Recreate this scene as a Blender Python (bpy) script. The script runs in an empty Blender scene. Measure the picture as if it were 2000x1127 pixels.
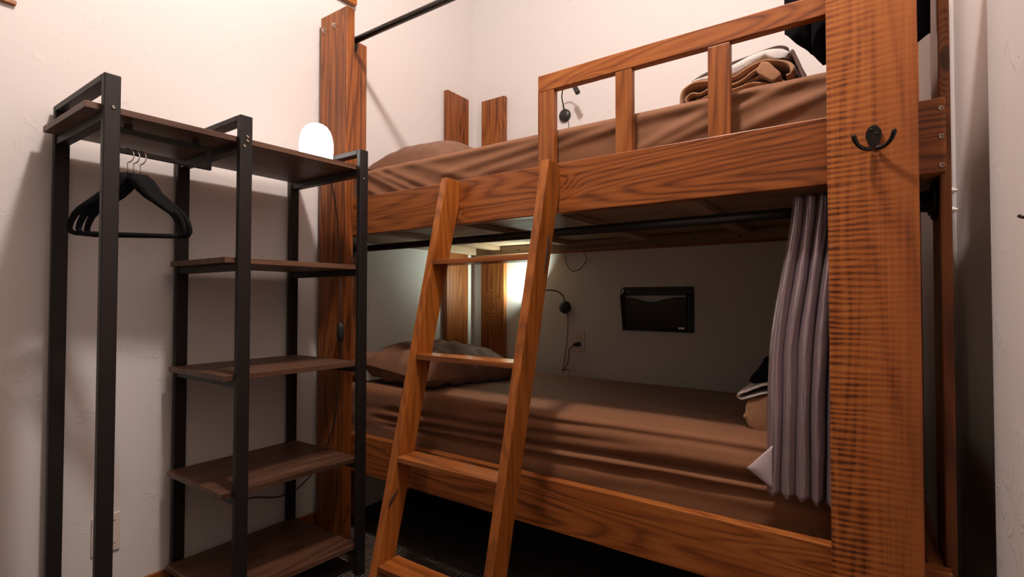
import bpy, math, random
from mathutils import Vector, noise, Matrix
random.seed(7)
scene = bpy.context.scene
col = scene.collection
R = math.radians

# ---------------------------------------------------------------- camera
F_PX = 1003.0
cam_d = bpy.data.cameras.new('camera'); cam = bpy.data.objects.new('camera', cam_d); col.objects.link(cam)
cam_d.sensor_fit = 'HORIZONTAL'; cam_d.sensor_width = 36.0
cam_d.lens = F_PX / 2000.0 * 36.0
cam_d.clip_start = 0.02
cam.location = (1.83, -2.31, 0.94)
cam.rotation_mode = 'XYZ'
_yaw, _pit, _rol = R(34.9), R(1.2), R(0.1)
_fw = Vector((-math.sin(_yaw) * math.cos(_pit), math.cos(_yaw) * math.cos(_pit), math.sin(_pit)))
_rt = Vector((math.cos(_yaw), math.sin(_yaw), 0)); _up = _rt.cross(_fw)
_r2 = _rt * math.cos(_rol) + _up * math.sin(_rol); _u2 = _up * math.cos(_rol) - _rt * math.sin(_rol)
cam.rotation_euler = Matrix((_r2, _u2, -_fw)).transposed().to_euler()
scene.camera = cam

# ---------------------------------------------------------------- world, lights, exposure
w = bpy.data.worlds.new('world'); scene.world = w; w.use_nodes = True
w.node_tree.nodes['Background'].inputs[0].default_value = (1.0, 0.80, 0.68, 1)
w.node_tree.nodes['Background'].inputs[1].default_value = 0.03
ld = bpy.data.lights.new('ceiling_light', 'POINT'); lo = bpy.data.objects.new('ceiling_bulb', ld); col.objects.link(lo)
lo.location = (1.27, -1.62, 2.80); ld.energy = 101; ld.color = (1.0, 0.925, 0.885); ld.shadow_soft_size = 0.07
scene.view_settings.view_transform = 'Standard'; scene.view_settings.look = 'None'
scene.view_settings.gamma = 1.0; scene.view_settings.use_curve_mapping = False
scene.view_settings.exposure = 0.0

# ---------------------------------------------------------------- mesh builder
ORG = {}
class MB:
    def __init__(s): s.v = []; s.f = []; s.sm = []
    def add(s, vs, fs, smooth=False):
        b = len(s.v); s.v += [tuple(x) for x in vs]
        for f in fs: s.f.append(tuple(b + i for i in f)); s.sm.append(smooth)
        return s
    def box(s, x0, x1, y0, y1, z0, z1):
        x0, x1 = sorted((x0, x1)); y0, y1 = sorted((y0, y1)); z0, z1 = sorted((z0, z1))
        v = [(x, y, z) for z in (z0, z1) for y in (y0, y1) for x in (x0, x1)]
        return s.add(v, [(0, 2, 3, 1), (4, 5, 7, 6), (0, 1, 5, 4), (2, 6, 7, 3), (0, 4, 6, 2), (1, 3, 7, 5)])
    def prism(s, poly, axis, a, b):
        # poly: 2D points in the two other axes (in xyz order)
        def P(p, t):
            q = list(p); q.insert('XYZ'.index(axis), t); return q
        n = len(poly); v = [P(p, a) for p in poly] + [P(p, b) for p in poly]
        fs = [tuple(range(n)), tuple(range(2 * n - 1, n - 1, -1))]
        fs += [(i, i + n, (i + 1) % n + n, (i + 1) % n) for i in range(n)]
        return s.add(v, fs)
    def tube(s, pts, r, seg=10, cap=True, closed=False):
        pts = [Vector(p) for p in pts]; n = len(pts)
        rr = r if isinstance(r, (list, tuple)) else [r] * n
        tang = []
        for i in range(n):
            a = pts[(i - 1) % n] if (closed or i > 0) else pts[i]
            b = pts[(i + 1) % n] if (closed or i < n - 1) else pts[i]
            tang.append((b - a).normalized())
        t = tang[0]; ref = Vector((0, 0, 1)) if abs(t.z) < .9 else Vector((1, 0, 0))
        nrm = t.cross(ref).normalized(); vs = []
        for i in range(n):
            t = tang[i]; nrm = (nrm - t * nrm.dot(t)).normalized(); bi = t.cross(nrm)
            for k in range(seg):
                a = 2 * math.pi * k / seg
                vs.append(pts[i] + (nrm * math.cos(a) + bi * math.sin(a)) * rr[i])
        fs = []
        for i in range(n if closed else n - 1):
            for k in range(seg):
                j = (i + 1) % n
                fs.append((i * seg + k, i * seg + (k + 1) % seg, j * seg + (k + 1) % seg, j * seg + k))
        if cap and not closed:
            fs.append(tuple(range(seg - 1, -1, -1))); fs.append(tuple((n - 1) * seg + k for k in range(seg)))
        return s.add(vs, fs, True)
    def lathe(s, prof, c, axis='Z', seg=28):
        # prof: (radius, height) pairs along the axis, c: centre
        vs = []; c = Vector(c)
        for r, h in prof:
            for k in range(seg):
                a = 2 * math.pi * k / seg; p = (r * math.cos(a), r * math.sin(a))
                if axis == 'Z': q = (p[0], p[1], h)
                elif axis == 'Y': q = (p[0], h, p[1])
                else: q = (h, p[0], p[1])
                vs.append(c + Vector(q))
        n = len(prof); fs = []
        for i in range(n - 1):
            for k in range(seg):
                fs.append((i * seg + k, i * seg + (k + 1) % seg, (i + 1) * seg + (k + 1) % seg, (i + 1) * seg + k))
        if prof[0][0] > 1e-6: fs.append(tuple(range(seg - 1, -1, -1)))
        if prof[-1][0] > 1e-6: fs.append(tuple((n - 1) * seg + k for k in range(seg)))
        return s.add(vs, fs, True)
    def grid(s, P, nu, nv, wrapu=False, smooth=True):
        # P(i, j) -> point
        vs = [P(i, j) for j in range(nv) for i in range(nu)]; fs = []
        for j in range(nv - 1):
            for i in range(nu if wrapu else nu - 1):
                k = (i + 1) % nu
                fs.append((j * nu + i, j * nu + k, (j + 1) * nu + k, (j + 1) * nu + i))
        return s.add(vs, fs, smooth)
    def build(s, name, mat, parent=None, bevel=0.0, label=None, kind=None, group=None, cat=None, solid=0.0, autosmooth=None, seg=2):
        me = bpy.data.meshes.new(name)
        o0 = ORG[parent.name_full] if parent else Vector((0, 0, 0))
        if not parent:
            o0 = Vector((0, 0, 0))
            if kind is None and s.v:
                xs = [p[0] for p in s.v]; ys = [p[1] for p in s.v]; zs = [p[2] for p in s.v]
                o0 = Vector(((min(xs) + max(xs)) / 2, (min(ys) + max(ys)) / 2, min(zs)))
        me.from_pydata([tuple(Vector(p) - o0) for p in s.v], [], s.f); me.update()
        for p, q in zip(me.polygons, s.sm): p.use_smooth = q
        ob = bpy.data.objects.new(name, me); col.objects.link(ob)
        if parent: ob.parent = parent
        else: ob.location = o0
        ORG[ob.name_full] = o0
        me.materials.append(mat)
        if solid:
            m = ob.modifiers.new('solid', 'SOLIDIFY'); m.thickness = solid; m.offset = 0
        if bevel:
            m = ob.modifiers.new('bevel', 'BEVEL'); m.width = bevel; m.segments = seg; m.limit_method = 'ANGLE'; m.angle_limit = R(40)
            m.harden_normals = False
        tag(ob, label, cat, group, kind)
        return ob

def smooth(pts, n=6):
    P = [Vector(p) for p in pts]; out = []
    for i in range(len(P) - 1):
        a = P[max(0, i - 1)]; b_ = P[i]; c_ = P[i + 1]; d = P[min(len(P) - 1, i + 2)]
        for k in range(n):
            t = k / n
            out.append(.5 * ((2 * b_) + (c_ - a) * t + (2 * a - 5 * b_ + 4 * c_ - d) * t * t + (3 * b_ - a - 3 * c_ + d) * t ** 3))
    out.append(P[-1]); return out

def tag(o, label=None, cat=None, group=None, kind=None):
    if label: o['label'] = label
    if cat: o['category'] = cat
    if group: o['group'] = group
    if kind: o['kind'] = kind
    return o

def thing(name, label, cat, loc, group=None):
    o = bpy.data.objects.new(name, None); o.empty_display_size = .05; col.objects.link(o)
    o.location = loc; ORG[o.name_full] = Vector(loc)
    return tag(o, label, cat, group)

def copy_tree(o, parent=None):
    c = o.copy(); col.objects.link(c)
    if parent: c.parent = parent
    ORG[c.name_full] = ORG[o.name_full]
    for ch in [k for k in bpy.data.objects if k.parent == o]: copy_tree(ch, c)
    return c

# ---------------------------------------------------------------- materials
def new_mat(name):
    m = bpy.data.materials.new(name); m.use_nodes = True
    nt = m.node_tree; b = nt.nodes['Principled BSDF']; return m, nt, b
def N(nt, t, **kw):
    n = nt.nodes.new(t)
    for k, v in kw.items(): setattr(n, k, v)
    return n
def math_n(nt, op, a, b=None, c=None):
    n = N(nt, 'ShaderNodeMath', operation=op)
    for i, x in enumerate((a, b, c)):
        if x is None: continue
        if hasattr(x, 'links') or hasattr(x, 'is_output'): nt.links.new(x, n.inputs[i])
        else: n.inputs[i].default_value = x
    return n.outputs[0]
def ramp(nt, fac, stops):
    r = N(nt, 'ShaderNodeValToRGB'); nt.links.new(fac, r.inputs[0])
    e = r.color_ramp.elements
    e[0].position, e[0].color = stops[0][0], (*stops[0][1], 1)
    e[1].position, e[1].color = stops[-1][0], (*stops[-1][1], 1)
    for p, c in stops[1:-1]:
        k = e.new(p); k.color = (*c, 1)
    return r.outputs[0]
def mixc(nt, fac, a, b, mode='MIX'):
    n = N(nt, 'ShaderNodeMix', data_type='RGBA', blend_type=mode)
    for i, x in ((0, fac), (6, a), (7, b)):
        if hasattr(x, 'is_output'): nt.links.new(x, n.inputs[i])
        elif isinstance(x, (int, float)): n.inputs[i].default_value = x
        else: n.inputs[i].default_value = (*x, 1)
    return n.outputs[2]

def plain(name, c, rough=.6, metal=0.0, spec=.5, bump=0.0, bscale=200, var=0.0, vscale=6, sheen=0.0, coat=0.0, detail=4):
    m, nt, b = new_mat(name)
    b.inputs['Base Color'].default_value = (*c, 1); b.inputs['Roughness'].default_value = rough
    b.inputs['Metallic'].default_value = metal; b.inputs['Specular IOR Level'].default_value = spec
    b.inputs['Sheen Weight'].default_value = sheen; b.inputs['Coat Weight'].default_value = coat
    tc = N(nt, 'ShaderNodeTexCoord')
    if var:
        n = N(nt, 'ShaderNodeTexNoise'); n.inputs['Scale'].default_value = vscale; n.inputs['Detail'].default_value = 5
        nt.links.new(tc.outputs['Object'], n.inputs['Vector'])
        c2 = ramp(nt, n.outputs[0], [(.3, tuple(x * (1 - var) for x in c)), (.7, tuple(min(1, x * (1 + var)) for x in c))])
        nt.links.new(c2, b.inputs['Base Color'])
    if bump:
        n = N(nt, 'ShaderNodeTexNoise'); n.inputs['Scale'].default_value = bscale; n.inputs['Detail'].default_value = detail
        nt.links.new(tc.outputs['Object'], n.inputs['Vector'])
        bp = N(nt, 'ShaderNodeBump'); bp.inputs['Strength'].default_value = bump; bp.inputs['Distance'].default_value = .002
        nt.links.new(n.outputs[0], bp.inputs['Height']); nt.links.new(bp.outputs[0], b.inputs['Normal'])
    return m

def walnut(name, axis, dark=(.075, .020, .0055), mid=(.29, .086, .017), light=(.47, .170, .040), curl=0.0, knots=True, rough=.40, freq=19.0, ncol=1.0):
    """wood with the grain along one axis; contour lines of a stretched noise give the figure"""
    m, nt, b = new_mat(name)
    tc = N(nt, 'ShaderNodeTexCoord'); oi = N(nt, 'ShaderNodeObjectInfo')
    off = N(nt, 'ShaderNodeCombineXYZ')
    for i, k in enumerate((13.1, 7.7, 21.3)): nt.links.new(math_n(nt, 'MULTIPLY', oi.outputs['Random'], k), off.inputs[i])
    add = N(nt, 'ShaderNodeVectorMath', operation='ADD'); nt.links.new(tc.outputs['Object'], add.inputs[0]); nt.links.new(off.outputs[0], add.inputs[1])
    P = add.outputs[0]
    def stretched(along, across, scale=1.0, detail=2.0, rough_=.5, dist=0.0):
        mp = N(nt, 'ShaderNodeMapping'); sc = [across] * 3; sc['XYZ'.index(axis)] = along
        mp.inputs['Scale'].default_value = sc; nt.links.new(P, mp.inputs['Vector'])
        n = N(nt, 'ShaderNodeTexNoise'); n.inputs['Scale'].default_value = scale; n.inputs['Detail'].default_value = detail
        n.inputs['Roughness'].default_value = rough_; n.inputs['Distortion'].default_value = dist
        nt.links.new(mp.outputs[0], n.inputs['Vector']); return n.outputs[0]
    base = stretched(.75, 7.0, 1.0, 2.0, .45, .25)
    v = base
    if knots:
        mp = N(nt, 'ShaderNodeMapping'); sc = [3.6] * 3; sc['XYZ'.index(axis)] = 2.0
        mp.inputs['Scale'].default_value = sc; nt.links.new(P, mp.inputs['Vector'])
        vo = N(nt, 'ShaderNodeTexVoronoi'); vo.inputs['Scale'].default_value = 1.0; nt.links.new(mp.outputs[0], vo.inputs['Vector'])
        kd = vo.outputs['Distance']
        near = N(nt, 'ShaderNodeMapRange'); near.inputs[1].default_value = 0.0; near.inputs[2].default_value = .26
        near.inputs[3].default_value = 1.0; near.inputs[4].default_value = 0.0; near.interpolation_type = 'SMOOTHERSTEP'
        nt.links.new(kd, near.inputs[0])
        v = math_n(nt, 'ADD', base, math_n(nt, 'MULTIPLY', near.outputs[0], .38))
    ring = math_n(nt, 'SINE', math_n(nt, 'MULTIPLY', v, freq * 6.283))
    ring = math_n(nt, 'MULTIPLY_ADD', ring, .5, .5)
    fine = stretched(3.0, 150.0 if curl else 95.0, 1.0, 3.0, .6)
    broad = stretched(.5, 3.0, 1.0, 2.0, .5)
    ring = math_n(nt, 'POWER', ring, .55)
    f = math_n(nt, 'MULTIPLY', ring, .10 if curl else .17)
    f = math_n(nt, 'ADD', f, math_n(nt, 'MULTIPLY', fine, .30 if curl else .42))
    f = math_n(nt, 'ADD', f, math_n(nt, 'MULTIPLY', broad, .62 if curl else .44))
    if curl:
        mp = N(nt, 'ShaderNodeMapping'); sc = [9.0] * 3; sc['XYZ'.index(axis)] = 95.0
        mp.inputs['Scale'].default_value = sc; mp.vector_type = 'TEXTURE'; mp.inputs['Rotation'].default_value = (0, R(-11), 0); mp.inputs['Scale'].default_value = [1 / k for k in sc]
        nt.links.new(P, mp.inputs['Vector'])
        n = N(nt, 'ShaderNodeTexNoise'); n.inputs['Scale'].default_value = 1.0; n.inputs['Detail'].default_value = 2; n.inputs['Distortion'].default_value = .6
        nt.links.new(mp.outputs[0], n.inputs['Vector'])
        wvt = N(nt, 'ShaderNodeTexWave', bands_direction='Z'); wvt.inputs['Scale'].default_value = 25; wvt.inputs['Distortion'].default_value = 7.0
        wvt.inputs['Detail'].default_value = 2.5; wvt.inputs['Detail Scale'].default_value = .8
        mpw = N(nt, 'ShaderNodeMapping'); mpw.inputs['Scale'].default_value = (.22, .22, 1); mpw.inputs['Rotation'].default_value = (0, R(5), 0)
        nt.links.new(P, mpw.inputs['Vector']); nt.links.new(mpw.outputs[0], wvt.inputs['Vector'])
        # curl figure fades to the right of the plank (position along x)
        sx = N(nt, 'ShaderNodeSeparateXYZ'); nt.links.new(tc.outputs['Object'], sx.inputs[0])
        mr = N(nt, 'ShaderNodeMapRange'); nt.links.new(math_n(nt, 'ADD', sx.outputs[0], math_n(nt, 'MULTIPLY', broad, .12)), mr.inputs[0])
        mr.inputs[1].default_value = .86; mr.inputs[2].default_value = 1.01; mr.inputs[3].default_value = 1.0; mr.inputs[4].default_value = 0.12
        c = math_n(nt, 'ADD', math_n(nt, 'MULTIPLY', math_n(nt, 'SUBTRACT', n.outputs[0], .5), curl), math_n(nt, 'MULTIPLY', math_n(nt, 'SUBTRACT', wvt.outputs[1], .55), .34))
        f = math_n(nt, 'ADD', f, math_n(nt, 'MULTIPLY', c, mr.outputs[0]))
    colr = ramp(nt, f, [(.34, dark), (.52, mid), (.74, light)])
    tint = stretched(.35, 2.0, 1.0, 1.0)
    colr = mixc(nt, math_n(nt, 'MULTIPLY', tint, .30), colr, (.20, .045, .014), 'MIX')
    # per-plank value shift
    hsv = N(nt, 'ShaderNodeHueSaturation'); nt.links.new(colr, hsv.inputs['Color'])
    nt.links.new(math_n(nt, 'MULTIPLY_ADD', oi.outputs['Random'], .24, .86 * ncol), hsv.inputs['Value'])
    hsv.inputs['Saturation'].default_value = 1.0
    colr = hsv.outputs[0]
    if knots:
        kn = N(nt, 'ShaderNodeMapRange'); kn.inputs[1].default_value = .025; kn.inputs[2].default_value = .075
        kn.inputs[3].default_value = .9; kn.inputs[4].default_value = 0.0; nt.links.new(kd, kn.inputs[0])
        colr = mixc(nt, kn.outputs[0], colr, (.018, .008, .004))
    nt.links.new(colr, b.inputs['Base Color'])
    b.inputs['Roughness'].default_value = rough
    b.inputs['Specular IOR Level'].default_value = .4
    bp = N(nt, 'ShaderNodeBump'); bp.inputs['Strength'].default_value = .12; bp.inputs['Distance'].default_value = .001
    nt.links.new(fine, bp.inputs['Height']); nt.links.new(bp.outputs[0], b.inputs['Normal'])
    return m

M = {}
M['woodX'] = walnut('walnut_x', 'X'); M['woodY'] = walnut('walnut_y', 'Y'); M['woodZ'] = walnut('walnut_z', 'Z', freq=15)
M['curly'] = walnut('curly_walnut', 'Z', curl=.45, knots=False, freq=16, dark=(.075, .018, .004), mid=(.33, .098, .020), light=(.48, .165, .036))
M['woodL'] = walnut('ladder_walnut', 'Z', knots=True, dark=(.15, .040, .006), mid=(.33, .098, .013), light=(.48, .160, .026), freq=12)
M['step'] = walnut('ladder_step', 'X', knots=False, rough=.24, freq=10)
M['trim'] = walnut('trim_wood', 'Y', knots=False, dark=(.10, .025, .008))
g = dict(dark=(.030, .015, .009), mid=(.085, .045, .027), light=(.17, .098, .060), knots=False, rough=.45, freq=9)
M['shelfw'] = walnut('shelf_board', 'Y', **g)
M['ply'] = walnut('bed_slat_pine', 'X', knots=False, dark=(.20, .12, .07), mid=(.36, .25, .16), light=(.48, .36, .25), rough=.55, freq=4)
M['plyY'] = walnut('bed_slat_pine_y', 'Y', knots=False, dark=(.20, .12, .07), mid=(.36, .25, .16), light=(.48, .36, .25), rough=.55, freq=4)
M['metal'] = plain('black_steel', (.013, .0100, .0095), rough=.48, spec=.35, bump=.05, bscale=500)
M['pipe'] = plain('black_pipe', (.018, .016, .015), rough=.38, metal=.3)
M['black'] = plain('black_plastic', (.018, .017, .017), rough=.4)
M['bolt'] = plain('zinc_bolt', (.75, .72, .68), rough=.3, metal=1.0)
M['brassy'] = plain('screw_steel', (.34, .27, .21), rough=.3, metal=1.0)
M['bronze'] = plain('dark_bronze', (.022, .017, .014), rough=.25, metal=.4)
M['chrome'] = plain('chrome', (.8, .75, .7), rough=.15, metal=1.0)
M['velvet'] = plain('black_velvet', (.006, .006, .007), rough=.85, spec=.15)
M['sheet'] = plain('brown_sheet', (.205, .080, .029), rough=.78, bump=.12, bscale=900, var=.06, vscale=4, sheen=.1)
M['pillow'] = plain('brown_pillowcase', (.165, .068, .031), rough=.7, bump=.12, bscale=700, sheen=.15)
M['tan'] = plain('tan_fleece', (.40, .20, .098), rough=.95, bump=.7, bscale=450, sheen=.3)
M['white'] = plain('white_towel', (.80, .74, .70), rough=.95, bump=.8, bscale=400, sheen=.2)
M['taupe'] = plain('taupe_cloth', (.19, .11, .085), rough=.9, bump=.3, bscale=500)
M['blackcloth'] = plain('black_cloth', (.005, .004, .0055), rough=.9, spec=.1)
M['darkbrown'] = plain('dark_brown_cloth', (.055, .028, .020), rough=.9)
M['plate'] = plain('ivory_plastic', (.72, .60, .55), rough=.4)
M['lining'] = plain('pale_lilac_lining', (.52, .42, .44), rough=.7, bump=.3, bscale=300)
def satin():
    m, nt, b = new_mat('lilac_satin')
    b.inputs['Base Color'].default_value = (.38, .30, .325, 1); b.inputs['Roughness'].default_value = .30
    b.inputs['Metallic'].default_value = .6; b.inputs['Specular IOR Level'].default_value = .5
    tc = N(nt, 'ShaderNodeTexCoord'); n = N(nt, 'ShaderNodeTexNoise'); mp = N(nt, 'ShaderNodeMapping')
    mp.inputs['Scale'].default_value = (60, 60, 900); nt.links.new(tc.outputs['Object'], mp.inputs[0]); nt.links.new(mp.outputs[0], n.inputs[0])
    n.inputs['Scale'].default_value = 1
    bp = N(nt, 'ShaderNodeBump'); bp.inputs['Strength'].default_value = .25; bp.inputs['Distance'].default_value = .001
    nt.links.new(n.outputs[0], bp.inputs['Height']); nt.links.new(bp.outputs[0], b.inputs['Normal'])
    return m
M['satin'] = satin()
def wall_mat():
    m, nt, b = new_mat('skip_trowel_plaster')
    b.inputs['Base Color'].default_value = (.72, .675, .65, 1); b.inputs['Roughness'].default_value = .62; b.inputs['Specular IOR Level'].default_value = .3
    tc = N(nt, 'ShaderNodeTexCoord')
    n1 = N(nt, 'ShaderNodeTexNoise'); n1.inputs['Scale'].default_value = 5.0; n1.inputs['Detail'].default_value = 3; n1.inputs['Distortion'].default_value = 1.5
    nt.links.new(tc.outputs['Object'], n1.inputs['Vector'])
    n2 = N(nt, 'ShaderNodeTexNoise'); n2.inputs['Scale'].default_value = 14.0; n2.inputs['Detail'].default_value = 4; n2.inputs['Distortion'].default_value = 2.2
    nt.links.new(tc.outputs['Object'], n2.inputs['Vector'])
    mr = N(nt, 'ShaderNodeMapRange'); mr.inputs[1].default_value = .56; mr.inputs[2].default_value = .60; nt.links.new(n2.outputs[0], mr.inputs[0])
    mask = N(nt, 'ShaderNodeMapRange'); mask.inputs[1].default_value = .5; mask.inputs[2].default_value = .66; nt.links.new(n1.outputs[0], mask.inputs[0])
    h = math_n(nt, 'ADD', math_n(nt, 'MULTIPLY', mr.outputs[0], math_n(nt, 'MULTIPLY', mask.outputs[0], .5)), math_n(nt, 'MULTIPLY', n1.outputs[0], .8))
    bp = N(nt, 'ShaderNodeBump'); bp.inputs['Strength'].default_value = .45; bp.inputs['Distance'].default_value = .004
    nt.links.new(h, bp.inputs['Height']); nt.links.new(bp.outputs[0], b.inputs['Normal'])
    return m
M['wall'] = wall_mat()
M['ceil'] = plain('tan_ceiling_paint', (.40, .27, .19), rough=.8)
def carpet_mat():
    m, nt, b = new_mat('patterned_carpet')
    tc = N(nt, 'ShaderNodeTexCoord')
    ck = N(nt, 'ShaderNodeTexChecker'); ck.inputs['Scale'].default_value = 18; nt.links.new(tc.outputs['Object'], ck.inputs['Vector'])
    def wv(d):
        q = N(nt, 'ShaderNodeTexWave', bands_direction=d); q.inputs['Scale'].default_value = 26; q.inputs['Distortion'].default_value = 2.0; q.inputs['Detail'].default_value = 2
        nt.links.new(tc.outputs['Object'], q.inputs['Vector']); return q.outputs[1]
    n = N(nt, 'ShaderNodeMix', data_type='FLOAT'); nt.links.new(ck.outputs[1], n.inputs[0]); nt.links.new(wv('X'), n.inputs[2]); nt.links.new(wv('Y'), n.inputs[3])
    c = ramp(nt, n.outputs[0], [(.35, (.010, .007, .006)), (.85, (.17, .13, .105))])
    nt.links.new(c, b.inputs['Base Color']); b.inputs['Roughness'].default_value = .95; b.inputs['Specular IOR Level'].default_value = .1
    return m
M['carpet'] = carpet_mat()
def emis(name, c, s, base=(.9, .9, .9)):
    m, nt, b = new_mat(name); b.inputs['Base Color'].default_value = (*base, 1)
    b.inputs['Emission Color'].default_value = (*c, 1); b.inputs['Emission Strength'].default_value = s; return m
M['glow'] = emis('lit_frosted_shade', (1.0, .93, .87), 5.5)
M['lens'] = emis('lit_lamp_lens', (.95, 1.0, .92), 20.0)
def mesh_mat():
    m, nt, b = new_mat('wire_mesh'); b.inputs['Base Color'].default_value = (.012, .012, .012, 1); b.inputs['Roughness'].default_value = .45
    tr = N(nt, 'ShaderNodeBsdfTransparent'); mx = N(nt, 'ShaderNodeMixShader'); tc = N(nt, 'ShaderNodeTexCoord')
    vals = []
    for d in ('X', 'Z'):
        q = N(nt, 'ShaderNodeTexWave', bands_direction=d, wave_profile='SIN'); q.inputs['Scale'].default_value = 160
        nt.links.new(tc.outputs['Object'], q.inputs['Vector']); vals.append(q.outputs[1])
    mn = math_n(nt, 'MAXIMUM', vals[0], vals[1]); th = math_n(nt, 'GREATER_THAN', mn, .62)
    nt.links.new(th, mx.inputs[0]); nt.links.new(tr.outputs[0], mx.inputs[1]); nt.links.new(b.outputs[0], mx.inputs[2])
    nt.links.new(mx.outputs[0], nt.nodes['Material Output'].inputs[0]); return m
M['mesh'] = mesh_mat()

# ---------------------------------------------------------------- the room
WX, RX, NX, CZ = -.055, 2.075, 2.02, 2.9
def slab(name, b, mat): return MB().box(*b).build(name, mat, kind='structure')
slab('floor', (WX - .1, 3.2, -3.6, .1, -.05, 0), M['carpet'])
slab('ceiling', (WX - .1, 3.2, -3.6, .1, CZ, CZ + .05), M['ceil'])
slab('wall_left', (WX - .1, WX, -3.6, .1, 0, CZ), M['wall'])
slab('wall_back', (WX, RX, 0, .1, 0, CZ), M['wall'])
# right wall: recessed by the bed, stepping out towards the room with a rounded corner
poly = [(RX, .1), (RX, -.965)]
for k in range(7):
    a = R(90 * k / 6); poly.append((NX + .02 - .02 * math.sin(a), -.985 + .02 * math.cos(a)))
poly += [(NX, -3.6), (NX + .3, -3.6), (NX + .3, .1)]
MB().prism(poly, 'Z', 0, CZ).build('wall_right', M['wall'], kind='structure')
MB().box(WX, WX + .014, -3.6, -.99, 0, .066).build('baseboard_left', M['trim'], kind='structure', bevel=.002)

# ---------------------------------------------------------------- bunk bed
PT = 2.085
bed = thing('bunk_bed', 'walnut plank bunk bed with guard rail filling the back corner of the room', 'bunk bed', (.95, -.5, 0))
def plank(b, mat='woodX', name='post', parent=None, bevel=.0025, label=None):
    return MB().box(*b).build(name, M[mat], parent or bed, bevel=bevel, label=label)
plank((-.022, .148, -1.04, -1.002, 0, 2.10), 'woodZ', 'post')
plank((-.050, -.018, -.985, -.806, 0, 2.078), 'woodZ', 'post')
front_post = plank((1.758, 1.911, -1.04, -1.002, 0, 2.10), 'curly', 'post', label='wide front post of curly figured walnut')
plank((1.948, 1.967, -.962, -.81, 0, 2.078), 'woodZ', 'post')
plank((-.050, -.022, -.262, -.085, 0, 2.068), 'woodZ', 'post')
plank((.024, .184, -.028, -.001, 0, 2.066), 'woodZ', 'post')
plank((1.76, 1.90, -.028, -.001, 0, 2.066), 'woodZ', 'post')
plank((1.948, 1.967, -.20, -.06, 0, 2.066), 'woodZ', 'post')
ur = plank((-.034, 1.956, -1.0, -.970, 1.192, 1.341), 'woodX', 'side_rail')
plank((-.034, 1.956, -1.0, -.970, .263, .410), 'woodX', 'side_rail')
plank((.0, 1.93, -.056, -.030, 1.172, 1.33), 'woodX', 'side_rail')
plank((.0, 1.93, -.056, -.030, .263, .40), 'woodX', 'side_rail')
for z0, z1 in ((1.192, 1.33), (.263, .41)):
    plank((-.016, .012, -.968, -.058, z0, z1), 'woodY', 'end_rail')
    plank((1.918, 1.946, -.968, -.058, z0, z1), 'woodY', 'end_rail')
for z in (1.319, 1.263, 1.206):
    mb = MB(); mb.lathe([(.0052, 0), (.0052, -.0006), (.003, -.001), (.0018, -.0002), (0, -.0002)], (1.948, -1.0, z), 'Y', 12)
    mb.build('screw', M['brassy'], ur)
# guard rail: long top board curving very slightly, three uprights (the fourth is behind the wide post)
guard = MB()
nseg = 12; X0, X1 = 1.009, 1.90
vs = []
for i in range(nseg + 1):
    x = X0 + (X1 - X0) * i / nseg; t = i / nseg; zb = 1.569 - .004 * (1 - t); zt = 1.616 + .003 * math.sin(t * math.pi)
    vs += [(x, -.998, zb), (x, -.998, zt), (x, -.972, zt), (x, -.972, zb)]
fs = [(0, 1, 2, 3), tuple(nseg * 4 + k for k in (3, 2, 1, 0))]
for i in range(nseg):
    for k in range(4): fs.append((i * 4 + k, (i + 1) * 4 + k, (i + 1) * 4 + (k + 1) % 4, i * 4 + (k + 1) % 4))
guard.add(vs, fs)
gr = guard.build('guard_rail', M['woodX'], bed, bevel=.0025)
for x0, x1 in ((1.009, 1.064), (1.260, 1.307), (1.505, 1.557)):
    plank((x0, x1, -.998, -.974, 1.33, 1.5655), 'woodZ', 'upright', gr, .0015)
# decks: pale boards with cross slats underneath, ledgers along the rails
MB().box(.013, 1.917, -.969, -.057, 1.226, 1.238).build('deck', M['ply'], bed, label='pale wood deck panel under the upper mattress')
MB().box(.013, 1.917, -.969, -.057, .325, .337).build('deck', M['ply'], bed)
for x in (.17, .60, 1.0, 1.415, 1.80):
    MB().box(x - .028, x + .028, -.945, -.082, 1.206, 1.225).build('slat', M['plyY'], bed, bevel=.001)
MB().box(.013, 1.917, -.08, -.057, 1.180, 1.224).build('ledger', M['ply'], bed, bevel=.001)
MB().box(.013, 1.917, -.969, -.948, 1.196, 1.224).build('ledger', M['ply'], bed, bevel=.001)
MB().box(.013, .033, -.945, -.082, 1.184, 1.224).build('ledger', M['plyY'], bed, bevel=.001)
for x in (.10, .20, .32, .62, .93, 1.22, 1.40):
    MB().lathe([(.004, 0), (.004, -.001), (0, -.001)], (x, -.0801, 1.199), 'Y', 10).build('screw', M['black'], bed)
# curtain pipes with flanges
for z, xa, xb in ((2.055, -.016, 1.946), (1.151, -.016, 1.946)):
    p = MB().tube([(xa + .02, -.9, z), (xb - .02, -.9, z)], .0135, 16).build('curtain_pipe', M['pipe'], bed)
    for x, s in ((xa, 1), (xb, -1)):
        mb = MB(); mb.lathe([(.040, 0), (.040, s * .007), (.024, s * .010), (.021, s * .028), (0.0, s * .028)], (x, -.9, z), 'X', 24)
        for a in (45, 135, 225, 315):
            mb.lathe([(.006, s * .007), (.006, s * .011), (0, s * .012)], (x, -.9 + .031 * math.cos(R(a)), z + .031 * math.sin(R(a))), 'X', 8)
        mb.build('flange', M['pipe'], p)
def hexnut(c, axis, s, r=.0075):
    mb = MB(); mb.lathe([(r * 1.25, 0), (r * 1.25, s * .0015), (r, s * .0015), (r, s * .008), (r * .55, s * .008), (r * .55, s * .013), (0, s * .0135)], c, axis, 6 if r < .008 else 8)
    for i in range(len(mb.sm)): mb.sm[i] = False
    return mb
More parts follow.
